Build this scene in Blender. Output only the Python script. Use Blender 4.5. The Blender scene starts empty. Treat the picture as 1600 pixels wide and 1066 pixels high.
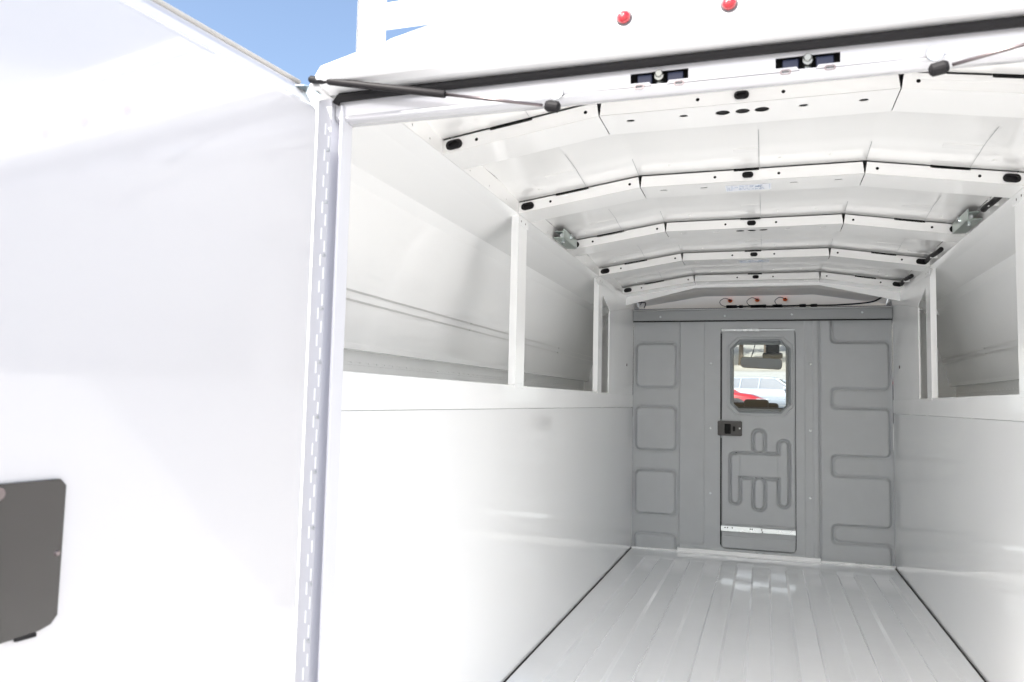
import bpy, bmesh, math, random
from math import sin, cos, pi, radians, sqrt
from mathutils import Vector, Matrix
from mathutils.geometry import tessellate_polygon
random.seed(7)
S = bpy.context.scene
COL = S.collection
GZ = -0.75                                   # the lot's ground level; z = 0 is the truck's cargo floor

# ------------------------------------------------------------------ camera
F_PX, PITCH, YAW, ROLL = 1219.87, 0.0755, 0.3150, 0.0224
cd = bpy.data.cameras.new('camera'); cam = bpy.data.objects.new('camera', cd); COL.objects.link(cam)
fw = Vector((-sin(YAW)*cos(PITCH), cos(YAW)*cos(PITCH), sin(PITCH)))
ri = fw.cross(Vector((0, 0, 1))).normalized(); up = ri.cross(fw)
ri2 = ri*cos(ROLL) + up*sin(ROLL); up2 = -ri*sin(ROLL) + up*cos(ROLL)
M3 = Matrix((ri2, up2, -fw)).transposed()
cam.matrix_world = Matrix.Translation((0.0555, 0, 0.9597)) @ M3.to_4x4()
cd.sensor_width = 36.0; cd.lens = F_PX/1600*36.0
cd.clip_start = 0.02; cd.clip_end = 600
cd.dof.use_dof = True; cd.dof.focus_distance = 3.6; cd.dof.aperture_fstop = 6.3
S.camera = cam

# ------------------------------------------------------------------ world and sun
SUN_EL, SUN_AZ = radians(45), radians(205)   # azimuth clockwise from +Y: behind the camera, to the left
sd = Vector((sin(SUN_AZ)*cos(SUN_EL), cos(SUN_AZ)*cos(SUN_EL), sin(SUN_EL)))
w = bpy.data.worlds.new('World'); S.world = w; w.use_nodes = True
nt = w.node_tree; nt.nodes.clear()
N = nt.nodes.new; Lk = nt.links.new
sky = N('ShaderNodeTexSky'); sky.sky_type = 'NISHITA'; sky.sun_disc = False
sky.sun_elevation = SUN_EL; sky.sun_rotation = SUN_AZ; sky.air_density = 1.0; sky.dust_density = 3.0; sky.ozone_density = 1.0
tc = N('ShaderNodeTexCoord'); mp = N('ShaderNodeMapping'); mp.inputs['Scale'].default_value = (1.6, 1.6, 4.2)
mp.inputs['Location'].default_value = (0.4, 0.2, 0.0)
no = N('ShaderNodeTexNoise'); no.inputs['Scale'].default_value = 1.7; no.inputs['Detail'].default_value = 6; no.inputs['Roughness'].default_value = .52
rp = N('ShaderNodeValToRGB'); rp.color_ramp.elements[0].position = .46; rp.color_ramp.elements[1].position = .60
sx = N('ShaderNodeSeparateXYZ'); mr = N('ShaderNodeMapRange'); mr.inputs['From Min'].default_value = .1; mr.inputs['From Max'].default_value = .35
mu = N('ShaderNodeMath'); mu.operation = 'MULTIPLY'
mx = N('ShaderNodeMix'); mx.data_type = 'RGBA'; mx.inputs['B'].default_value = (14, 14, 14.3, 1)
bg = N('ShaderNodeBackground'); bg.inputs['Strength'].default_value = 0.15; wo = N('ShaderNodeOutputWorld')
Lk(tc.outputs['Generated'], mp.inputs['Vector']); Lk(mp.outputs[0], no.inputs['Vector']); Lk(no.outputs['Fac'], rp.inputs[0])
Lk(tc.outputs['Generated'], sx.inputs[0]); Lk(sx.outputs['X'], mr.inputs['Value'])
Lk(rp.outputs[0], mu.inputs[0]); zl = N('ShaderNodeMapRange'); zl.inputs['From Min'].default_value = .52; zl.inputs['From Max'].default_value = .36; zh = N('ShaderNodeMapRange'); zh.inputs['From Min'].default_value = .03; zh.inputs['From Max'].default_value = .12
m1 = N('ShaderNodeMath'); m1.operation = 'MULTIPLY'; m2 = N('ShaderNodeMath'); m2.operation = 'MULTIPLY'
Lk(sx.outputs['Z'], zl.inputs['Value']); Lk(sx.outputs['Z'], zh.inputs['Value']); Lk(zl.outputs[0], m1.inputs[0]); Lk(zh.outputs[0], m1.inputs[1])
Lk(m1.outputs[0], m2.inputs[0]); Lk(mr.outputs[0], m2.inputs[1]); Lk(m2.outputs[0], mu.inputs[1]); Lk(mu.outputs[0], mx.inputs['Factor'])
Lk(sky.outputs[0], mx.inputs['A']); Lk(mx.outputs['Result'], bg.inputs['Color']); Lk(bg.outputs[0], wo.inputs['Surface'])
sl = bpy.data.lights.new('sun', 'SUN'); sl.energy = 5.0; sl.angle = radians(.53); sl.color = (1, .98, .945)
so = bpy.data.objects.new('sun', sl); COL.objects.link(so)
so.rotation_euler = sd.to_track_quat('Z', 'Y').to_euler()
S.view_settings.view_transform = 'Standard'; S.view_settings.look = 'None'
S.view_settings.exposure = 0.97; S.view_settings.gamma = 1; S.view_settings.use_curve_mapping = False
S.cycles.max_bounces = 28; S.cycles.diffuse_bounces = 24; S.cycles.glossy_bounces = 10; S.cycles.transparent_max_bounces = 12
S.cycles.use_denoising = True; S.cycles.sample_clamp_indirect = 4.0; S.cycles.blur_glossy = 1.5; S.cycles.caustics_reflective = False

# ------------------------------------------------------------------ materials
MATS = {}
def mat(name, col, rough=.5, metal=0, spec=.5, coat=0, coatr=.05, var=0, vs=8, bump=0, bs=200, trans=0, emit=None, alpha=None):
    if name in MATS: return MATS[name]
    m = bpy.data.materials.new(name); m.use_nodes = True; n = m.node_tree; b = n.nodes['Principled BSDF']
    b.inputs['Base Color'].default_value = (*col, 1); b.inputs['Roughness'].default_value = rough
    b.inputs['Metallic'].default_value = metal; b.inputs['Specular IOR Level'].default_value = spec
    b.inputs['Coat Weight'].default_value = coat; b.inputs['Coat Roughness'].default_value = coatr
    b.inputs['Transmission Weight'].default_value = trans
    tcn = n.nodes.new('ShaderNodeTexCoord')
    if var:
        q = n.nodes.new('ShaderNodeTexNoise'); q.inputs['Scale'].default_value = vs; q.inputs['Detail'].default_value = 5
        r = n.nodes.new('ShaderNodeMix'); r.data_type = 'RGBA'
        r.inputs['A'].default_value = (*[c*(1-var) for c in col], 1); r.inputs['B'].default_value = (*[min(1, c*(1+var)) for c in col], 1)
        n.links.new(tcn.outputs['Object'], q.inputs['Vector']); n.links.new(q.outputs['Fac'], r.inputs['Factor'])
        n.links.new(r.outputs['Result'], b.inputs['Base Color'])
        rr = n.nodes.new('ShaderNodeMapRange'); rr.inputs['To Min'].default_value = rough*.8; rr.inputs['To Max'].default_value = rough*1.25
        n.links.new(q.outputs['Fac'], rr.inputs['Value']); n.links.new(rr.outputs[0], b.inputs['Roughness'])
    if bump:
        q2 = n.nodes.new('ShaderNodeTexNoise'); q2.inputs['Scale'].default_value = bs; q2.inputs['Detail'].default_value = 2
        bb = n.nodes.new('ShaderNodeBump'); bb.inputs['Strength'].default_value = bump; bb.inputs['Distance'].default_value = .002
        n.links.new(tcn.outputs['Object'], q2.inputs['Vector']); n.links.new(q2.outputs['Fac'], bb.inputs['Height'])
        n.links.new(bb.outputs[0], b.inputs['Normal']); n.links.new(bb.outputs[0], b.inputs['Coat Normal'])
    if emit: b.inputs['Emission Color'].default_value = (*emit, 1); b.inputs['Emission Strength'].default_value = 1
    MATS[name] = m; return m
def glass(name, col, refl=.12):
    m = bpy.data.materials.new(name); m.use_nodes = True; n = m.node_tree; n.nodes.clear()
    t = n.nodes.new('ShaderNodeBsdfTransparent'); t.inputs[0].default_value = (*col, 1)
    g = n.nodes.new('ShaderNodeBsdfGlossy'); g.inputs['Roughness'].default_value = .02
    f = n.nodes.new('ShaderNodeFresnel'); f.inputs[0].default_value = 1.45
    x = n.nodes.new('ShaderNodeMixShader'); o = n.nodes.new('ShaderNodeOutputMaterial')
    n.links.new(f.outputs[0], x.inputs[0]); n.links.new(t.outputs[0], x.inputs[1]); n.links.new(g.outputs[0], x.inputs[2]); n.links.new(x.outputs[0], o.inputs[0])
    return m
WHITE = mat('white_paint', (.908, .91, .905), .22, coat=.5, coatr=.05, var=.012, vs=3, bump=.02, bs=30)
LINER = mat('ceiling_paint', (.885, .88, .865), .14, coat=.4, var=.012, vs=2.5, bump=.06, bs=18)
FLOORM = mat('floor_paint', (.83, .842, .855), .14, coat=.8, coatr=.07, var=.03, vs=5, bump=.06, bs=25)
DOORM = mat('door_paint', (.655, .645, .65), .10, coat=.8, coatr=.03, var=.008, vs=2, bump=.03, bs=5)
JAMB = mat('frame_paint', (.72, .72, .74), .15, coat=.5, var=.01, vs=4)
GREY = mat('grey_plastic', (.475, .49, .50), .5, var=.05, vs=12, bump=.25, bs=700)
GREYD = mat('grey_header', (.34, .35, .355), .4, var=.03)
RUBBER = mat('black_rubber', (.016, .015, .016), .6, spec=.25, bump=.2, bs=300)
BLACKG = mat('black_gloss', (.030, .026, .023), .14, spec=.4, coat=.35, var=.1)
CAVITY = mat('cavity_black', (.008, .008, .008), .9)  # flat black standing in for the dark inside cavities, gaps and holes
ZINC = mat('zinc_plated_steel', (.62, .65, .66), .28, metal=1, var=.08, vs=30)
ZINCG = mat('yellow_zinc', (.55, .62, .58), .3, metal=1, var=.12, vs=40)
STEEL = mat('chrome_rod', (.20, .17, .17), .35, metal=1)
NAVY = mat('navy_plastic', (.02, .028, .07), .3)
REDL = mat('red_lens', (.42, .006, .016), .12, coat=1, bump=.5, bs=400)
ORANGE = mat('orange_plug', (.85, .16, .03), .4)
LABEL = mat('paper_label', (.78, .80, .84), .4, var=.02)
INK = mat('label_ink', (.25, .32, .45), .5)
GLASS = glass('clear_glass', (.93, .96, .95)); TINT = glass('tinted_glass', (.30, .36, .40))

# ------------------------------------------------------------------ mesh helpers
class MB:
    def __init__(s): s.v = []; s.f = []
    def add(s, vs, fs):
        o = len(s.v); s.v += [tuple(v) for v in vs]; s.f += [tuple(i+o for i in f) for f in fs]
    def box(s, a, b):
        x0, y0, z0 = a; x1, y1, z1 = b
        if x0 > x1: x0, x1 = x1, x0
        if y0 > y1: y0, y1 = y1, y0
        if z0 > z1: z0, z1 = z1, z0
        s.add([(x0,y0,z0),(x1,y0,z0),(x1,y1,z0),(x0,y1,z0),(x0,y0,z1),(x1,y0,z1),(x1,y1,z1),(x0,y1,z1)],
              [(0,3,2,1),(4,5,6,7),(0,1,5,4),(1,2,6,5),(2,3,7,6),(3,0,4,7)])
    def obox(s, o, u, v, n, a, b):            # box in an oriented frame
        o, u, v, n = map(Vector, (o, u, v, n)); vs = []
        for k in (a[2], b[2]):
            for i, j in ((a[0],a[1]),(b[0],a[1]),(b[0],b[1]),(a[0],b[1])): vs.append(o+u*i+v*j+n*k)
        s.add(vs, [(0,3,2,1),(4,5,6,7),(0,1,5,4),(1,2,6,5),(2,3,7,6),(3,0,4,7)])
    def plate(s, o, u, v, loops, t):          # polygon with holes in plane (o,u,v), thickness t along u x v
        o, u, v = Vector(o), Vector(u), Vector(v); n = u.cross(v).normalized()
        flat = [Vector((p[0], p[1], 0)) for l in loops for p in l]
        tri = tessellate_polygon([[Vector((p[0], p[1], 0)) for p in l] for l in loops])
        k = len(flat); vs = [o+u*p.x+v*p.y for p in flat] + [o+u*p.x+v*p.y+n*t for p in flat]
        fs = []
        for a in tri:
            A, B, C = (flat[i] for i in a)
            if (B-A).cross(C-A).z < 0: a = (a[0], a[2], a[1])
            fs.append((a[2], a[1], a[0])); fs.append(tuple(i+k for i in a))
        c = 0
        for l in loops:
            m = len(l)
            for i in range(m): j = (i+1) % m; fs.append((c+i, c+j, c+j+k, c+i+k))
            c += m
        s.add(vs, fs)
    def tube(s, pts, r, seg=12, cap=True):
        pts = [Vector(p) for p in pts]; rs = r if isinstance(r, (list, tuple)) else [r]*len(pts); rings = []; ref = None
        for i, p in enumerate(pts):
            d = (pts[min(i+1, len(pts)-1)]-pts[max(i-1, 0)])
            d = d.normalized() if d.length > 1e-9 else (pts[-1]-pts[0]).normalized()
            if ref is None: ref = d.orthogonal().normalized()
            ref = (ref-d*ref.dot(d)).normalized(); b = d.cross(ref)
            rings.append([p+(ref*cos(2*pi*k/seg)+b*sin(2*pi*k/seg))*rs[i] for k in range(seg)])
        o = len(s.v)
        for q in rings: s.v += [tuple(v) for v in q]
        for i in range(len(pts)-1):
            for k in range(seg):
                a = o+i*seg+k; b2 = o+i*seg+(k+1) % seg; s.f.append((a, b2, b2+seg, a+seg))
        if cap: s.f.append(tuple(o+k for k in reversed(range(seg)))); s.f.append(tuple(o+(len(pts)-1)*seg+k for k in range(seg)))
    def loft(s, prof, a0, a1):                # open profile of 3D points swept: prof(y) lists at a0..a1 given as functions
        pass
    def sheet(s, rows):                       # grid of points
        o = len(s.v); nr = len(rows); nc = len(rows[0])
        for r in rows: s.v += [tuple(p) for p in r]
        for i in range(nr-1):
            for j in range(nc-1):
                a = o+i*nc+j; s.f.append((a, a+1, a+nc+1, a+nc))
    def build(s, name, m, parent=None, smooth=False, bevel=0, solid=0, sub=0, auto=None):
        me = bpy.data.meshes.new(name); me.from_pydata(s.v, [], s.f); me.validate(); me.update()
        bm = bmesh.new(); bm.from_mesh(me); bmesh.ops.recalc_face_normals(bm, faces=bm.faces); bm.to_mesh(me); bm.free()
        me.materials.append(m); ob = bpy.data.objects.new(name, me); COL.objects.link(ob)
        if parent: ob.parent = parent
        if smooth:
            for p in me.polygons: p.use_smooth = True
        if solid:
            mo = ob.modifiers.new('solid', 'SOLIDIFY'); mo.thickness = solid; mo.offset = 0
        if bevel:
            mo = ob.modifiers.new('bevel', 'BEVEL'); mo.width = bevel; mo.segments = 3; mo.limit_method = 'ANGLE'; mo.angle_limit = radians(40)
            for p in me.polygons: p.use_smooth = True
            mo.harden_normals = True
        return ob
def split_build(g, name, m, parent=None, **kw):  # one object per connected piece
    par = list(range(len(g.v)))
    def find(a):
        while par[a] != a: par[a] = par[par[a]]; a = par[a]
        return a
    for f in g.f:
        for i in f[1:]: par[find(i)] = find(f[0])
    comp = {}
    for f in g.f: comp.setdefault(find(f[0]), []).append(f)
    out = []
    for fs in comp.values():
        idx = {}; q = MB()
        for f in fs:
            for i in f:
                if i not in idx: idx[i] = len(q.v); q.v.append(g.v[i])
            q.f.append(tuple(idx[i] for i in f))
        out.append(q.build(name, m, parent, **kw))
    return out
def circ(cx, cy, r, n=16): return [(cx+r*cos(2*pi*k/n), cy+r*sin(2*pi*k/n)) for k in range(n)]
def oval(cx, cy, hw, hh, n=8):                # capsule lying along u
    e = hw-hh; return [(cx+e+hh*cos(-pi/2+pi*k/n), cy+hh*sin(-pi/2+pi*k/n)) for k in range(n+1)] + \
                      [(cx-e+hh*cos(pi/2+pi*k/n), cy+hh*sin(pi/2+pi*k/n)) for k in range(n+1)]
def voval(cx, cy, hw, hh, n=8): return [(cx+a[1], cy-a[0]) for a in oval(0, 0, hh, hw, n)]
def rrect(x0, y0, x1, y1, r, n=6):
    o = []
    for cx, cy, a0 in ((x1-r, y0+r, -90), (x1-r, y1-r, 0), (x0+r, y1-r, 90), (x0+r, y0+r, 180)):
        o += [(cx+r*cos(radians(a0+90*k/n)), cy+r*sin(radians(a0+90*k/n))) for k in range(n+1)]
    return o
def tag(o, label=None, cat=None, group=None, kind=None):
    if label: o['label'] = label
    if cat: o['category'] = cat
    if group: o['group'] = group
    if kind: o['kind'] = kind
    return o
def empty(name, loc=(0, 0, 0), rz=0):
    o = bpy.data.objects.new(name, None); COL.objects.link(o); o.location = loc; o.rotation_euler = (0, 0, rz); return o
def kids(o): return [c for c in bpy.data.objects if c.parent is o]
def copy_tree(o, parent=None):
    c = o.copy(); COL.objects.link(c); c.parent = parent
    for ch in kids(o): copy_tree(ch, c)
    return c

# ------------------------------------------------------------------ ground (one sheet, rising gently beyond the truck)
def gz(x, y):
    t = min(max((y-9)/31, 0), 1); h = 1.5*t*t*(3-2*t)
    if y > 40: h += (min(y, 76)-40)*.10
    if y > 76: h += min(y-76, 60)*.22
    return GZ+h
ys = [-300, -120, -60, -30, -15, -5, 0, 5] + [9+1.5*i for i in range(0, 21)] + [40, 43, 48, 55, 65, 76, 90, 110, 136, 200, 400]
xs = [-400, -200, -100, -50, -25, -12, -6, -3, 0, 3, 6, 12, 25, 50, 100, 200, 400]
g = MB(); g.sheet([[(x, y, gz(x, y)) for x in xs] for y in ys])
GROUND = mat('pale_concrete', (.36, .353, .345), .85, var=.12, vs=.6, bump=.3, bs=40)
go = g.build('ground', GROUND, smooth=True); tag(go, kind='structure')
DRY = mat('dry_hillside', (.30, .28, .25), .95, var=.35, vs=.5, bump=.5, bs=5)
g = MB(); g.sheet([[(x, y, gz(x, y)+.02) for x in xs] for y in (72, 76, 90, 110, 136, 200, 400)])
tag(g.build('hills', DRY, smooth=True), kind='structure')

# ================================================================== THE TRUCK
T = empty('service_truck', (0, 0, 0))
tag(T, 'white enclosed service truck with open rear doors, bare ribbed ceiling and grey bulkhead', 'truck')
W = .80; YB = 5.2976
YR = 1.44
BOWS = [1.960, 2.664, 3.387, 4.105, 4.834]
ZC, KX, KZ = 1.637, .3577, 1.7054             # bow bottoms: at the walls, and at the two kinks
FH = .038

# ---- cargo floor: shallow lengthwise corrugation
def ribz(x, y):
    per = .186; u = ((x+.012) % per)/per; d = .011
    if u < .44: h = 0
    elif u < .50: h = (u-.44)/.06
    elif u < .94: h = 1
    else: h = (1-u)/.06
    e = min(max((5.02-y)/.05, 0), 1)
    return -d*h*e if abs(x) < .76 else 0
xs_ = sorted(set([-.791, -.761, .761, .791] + [round(-.012-.186*5+.186*k+q*.186, 5) for k in range(10) for q in (0, .44, .50, .94)]))
xs_ = [x for x in xs_ if abs(x) <= .7911]
g = MB(); g.sheet([[(x, y, ribz(x, y)) for x in xs_] for y in (YR-.02, 2.2, 3, 4, 4.6, 4.97, 5.02, 5.07, 5.296)])
fl = g.build('cargo_floor', FLOORM, T, bevel=.0016)
g = MB()
for s in (-1, 1): g.box((s*.7915, YR, -.012), (s*.7985, 5.29, .0005))
g.build('floor_gap_dark', RUBBER, T)  # black strips standing in for the dark gap between floor and wall
g = MB(); g.box((-.797, 5.268, 0), (-.4975, 5.2955, .010)); g.box((-.4955, 5.258, 0.0), (.377, 5.2945, .026)); g.box((.379, 5.268, 0), (.797, 5.2955, .012))
g.box((-.4955, 5.235, .0005), (.377, 5.2575, .004))
kick = g.build('floor_trim_strip', WHITE, T, bevel=.002)
g = MB()
for x, z in ((-.68, .0115), (0.02, .0275), (.6, .0135)):
    g.tube([(x, 5.276, z-.001), (x, 5.276, z+.001)], .016, 14)
split_build(g, 'floor_bolt', ZINC, kick)

# ---- side walls, ledges, outer compartments (mirrored pair)
OUTP = [(.9655, 1.571), (.968, 1.566), (.992, 1.53), (1.024, 1.425), (1.056, 1.315), (1.107, 1.118)]
for s in (-1, 1):
    wl = MB()
    wl.box((s*W, YR, -.03), (s*(W+.012), YB-.002, .9282))
    wall = wl.build('side_wall', mat('gloss_wall_paint', (.908, .912, .91), .12, coat=1, coatr=.03, var=.01, vs=3), T, bevel=.001)
    g = MB(); g.box((s*(W-.0012), YR, .9295), (s*(W+.012), YB-.002, 1.013))
    for yy in (3.37, 4.25, 4.7): g.box((s*(W-.0010), yy, .926), (s*(W+.01), yy+.022, .9300))
    g.box((s*(W+.0125), YR+.02, 1.000), (s*(W+.05), YB-.002, 1.0125))
    g.build('wall_ledge', WHITE, wall, bevel=.002)
    g = MB(); g.box((s*(W+.0125), YR, .9), (s*(W+.016), YB-.002, .955)); g.build('gap_filler', GREY, wall)
    # soffit above the openings
    g = MB()
    g.sheet([[(s*W, y, ZC+.001), (s*(W+.05), y, ZC-.018), (s*.9715, y, 1.5645)] for y in (YR-.03, 3.4, YB+.3)])
    g.build('compartment_soffit', WHITE, T, solid=.003)
    # sloping outer panel with stiffening lines and a folded lower lip
    g = MB(); g.sheet([[(s*x, y, z) for x, z in OUTP] for y in (YR-.03, 3.4, YB+.02)])
    g.sheet([[(s*1.107, y, 1.118), (s*1.108, y, 1.100), (s*1.118, y, 1.099), (s*1.122, y, 1.112), (s*1.145, y, 1.114)] for y in (YR-.03, YB+.02)])
    op = g.build('compartment_outer_panel', WHITE, T, solid=.002)
    g = MB()
    for z in (1.262, 1.236):
        x = 1.056+(1.315-z)/(1.315-1.118)*.051
        for k, (y0, y1) in enumerate(((1.45, 2.9), (2.91, 4.3), (4.31, 5.27))):
            g.obox((s*x, 0, z), (0, 1, 0), (s*.25, 0, -.968), (-s*.968, 0, -.25), (y0, -.003, -.001), (y1, .003, .0045))
    split_build(g, 'stiffener_line', mat('seam_sealer', (.55, .55, .54), .5), op)
    g = MB(); g.box((s*1.142, YR-.03, .3), (s*1.147, YB+.02, 1.114))
    g.plate((s*1.1385, 0, 1.056), (0, 1, 0), (0, 0, 1), [[(YR, 0), (YB-.01, 0), (YB-.01, .014), (YR, .014)]]+[list(reversed(oval(YR+.04+.055*k, .007, .014, .0022, 3))) for k in range(68)], .0025*s)
    g.box((s*(W+.012), YR, .28), (s*1.142, YB, .30))
    low = g.build('compartment_lower_panel', WHITE, T)
    # end walls of the compartment
    g = MB()
    for y in (YR-.018, YB+.0):
        g.plate((0, y, 0), (s, 0, 0), (0, 0, 1), [[(W+.013, .3), (1.141, .3), (1.141, 1.107), (1.105, 1.118), (1.055, 1.315), (1.023, 1.425), (.990, 1.53), (.966, 1.565), (W+.04, 1.61), (W+.013, 1.622)]], .004)
    split_build(g, 'compartment_end_wall', WHITE, T)
    # front pillar and gusset in the wall plane, screw in the pillar
    g = MB(); x0 = s*(W+.0015)
    g.plate((x0, 0, 0), (0, 1, 0), (0, 0, 1), [[(4.44, 1.0), (5.296, 1.0), (5.296, 1.608), (4.44, 1.482)]], .008*s)
    pil = g.build('front_pillar', WHITE, T, bevel=.001)
    g = MB(); g.add([(x0, 4.44, 1.483), (x0, 5.296, 1.609), (s*(W-.004), 5.296, 1.65), (s*(W-.004), 4.12, 1.637), (s*(W-.001), 4.03, 1.612)], [(0, 1, 2, 3, 4)])
    g.build('corner_gusset', WHITE, pil, solid=.003)
    g = MB(); g.tube([(s*(W+.003), 5.04, 1.203), (s*(W-.003), 5.04, 1.203)], [.011, .008], 12); split_build(g, 'screw', STEEL, pil)
    # two slim posts between ledge and ceiling rail
    for y in (2.664, 4.105):
        g = MB(); g.box((s*(W-.002), y+.001, 1.0135), (s*(W+.001), y+.108, 1.634)); g.box((s*(W-.002), y-.0015, 1.0135), (s*(W+.024), y+.0010, 1.634))
        g.box((s*(W-.0035), y-.003, 1.002), (s*(W-.0014), y+.10, 1.02)); g.box((s*(W-.0035), y-.002, 1.60), (s*(W-.0015), y+.12, 1.6335))
        po = g.build('wall_post', WHITE, T, bevel=.0008)
        g = MB()
        for dy in (.03, .08): g.tube([(s*(W-.0036), y+dy, 1.615), (s*(W-.0045), y+dy, 1.615)], .004, 8)
        split_build(g, 'rivet', STEEL, po)
    # ceiling rail with small holes; between bows
    ends = [1.52]+BOWS+[5.20]
    g = MB()
    for i in range(len(ends)-1):
        a, b = ends[i]+.002, ends[i+1]-.002
        hs = [circ(a+(b-a)*q, .016, .0035, 8) for q in (.3, .55, .8)]
        g.plate((s*(W-.001), 0, ZC), (0, 1, 0), (0, 0, 1), [[(a, 0), (b, 0), (b, .060), (a, .060)]]+hs, .0015)
    g.build('ceiling_rail', LINER, T)
    g = MB(); g.box((s*(W+.006), 1.54, ZC+.004), (s*(W+.012), 5.1, ZC+.07)); g.build('rail_hole_dark', CAVITY, T)

# ---- roof bows
def zb(x):
    a = abs(x); return KZ if a <= KX else KZ+(ZC-KZ)*(a-KX)/(W-KX)
SEG = [(-W, -KX), (-KX, KX), (KX, W)]
for bi, y in enumerate(BOWS):
    face = MB()
    for si, (xa, xb) in enumerate(SEG):
        A = Vector((xa, y, zb(xa))); B = Vector((xb, y, zb(xb))); L = (B-A).length; u = (B-A)/L; v = Vector((0, 0, 1))-u*u.z; v.normalize()
        n = .006
        if si == 1:
            out = [(.0015, 0), (L-.0015, 0), (L-n, FH), (n, FH)]
            hl = [oval(L/2, .020, .0165, .0085), circ(L/2-.106, .019, .0048, 10), circ(L/2+.098, .019, .0048, 10)]
        else:
            flip = si == 2
            out = [(0, 0), (L-.001, 0), (L-.001, FH), (0.004, FH)] if not flip else [(.001, 0), (L, 0), (L-.004, FH), (.001, FH)]
            q = [.036, .105+.02*(bi > 0), L-.034]
            q = [L-a for a in q] if flip else q
            hl = [oval(q[0], .019, .0225, .0115), circ(q[1], .019, .005, 10), circ(q[2], .019, .005, 10)]
        face.plate(A, u, v, [out]+hl, -.0016)
        # bottom flange
        o2 = Vector((A.x, y, A.z)); hol = []
        if si == 1:
            c = L/2
            big = bi in (0, 2)
            hol = [oval(c+d, .056, .011 if bi == 0 else .013, .0085 if bi == 0 else .0055) for d in (-.284, -.146, .146, .284)]
            if big: hol += [oval(c+d, .058, .018, .0175) for d in (-.048, .001, .048)]
        face.plate(o2, u, (0, 1, 0), [[(.0012, -.0005), (L-.0012, -.0005), (L-.0012, .150), (.0012, .150)]]+hol, .0016)
    bow = face.build('roof_bow', LINER, T, bevel=.0007)
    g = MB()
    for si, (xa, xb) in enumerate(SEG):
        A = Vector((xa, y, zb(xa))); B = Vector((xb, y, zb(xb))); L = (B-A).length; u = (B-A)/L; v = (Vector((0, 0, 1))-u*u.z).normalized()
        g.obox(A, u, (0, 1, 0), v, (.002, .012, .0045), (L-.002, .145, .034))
    split_build(g, 'bow_cavity_dark', CAVITY, bow)  # black fill added inside the bow so its holes and gaps show dark
    for x in (-W+.036, 0, W-.036):            # rubber grommets in the oval holes
        A = Vector((x, y, zb(x)+.0195)); u = Vector((1, 0, 0)) if x == 0 else Vector((W-KX, 0, (KZ-ZC)*(1 if x < 0 else -1))).normalized()
        v = (Vector((0, 0, 1))-u*u.z).normalized(); hw, hh = (.0165, .0085) if x == 0 else (.0225, .0115)
        g = MB(); g.plate(A, u, v, [oval(0, 0, hw+.0015, hh+.0015), list(reversed(oval(0, 0, hw*.72, hh*.62)))], .0045)
        g.obox(A, u, v, (0, 1, 0), (-hw, -hh, .003), (hw, hh, .006))
        g.build('grommet', RUBBER, bow)
    if bi in (1, 3):                          # paper label under the bow
        g = MB(); z = KZ-.001
        g.box((-.075, y+.045, z-.0006), (.075, y+.120, z)); lb = g.build('label_sticker', LABEL, bow)
        g = MB(); rr = random.Random(bi)
        for row in range(4):
            xx = -.066
            while xx < .05:
                wd = rr.uniform(.004, .014)
                if rr.random() < .72: g.box((xx, y+.056+row*.014, z-.0010), (xx+wd, y+.0605+row*.014, z-.0006))
                xx += wd+rr.uniform(.002, .005)
        for q in (-.070, -.028, .022, .040, .068): g.box((q, y+.052, z-.001), (q+.0012, y+.112, z-.0006))
        g.tube([(.031, y+.07, z-.0011), (.031, y+.07, z-.0006)], .008, 10)
        g.build('label_print', INK, lb)

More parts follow.
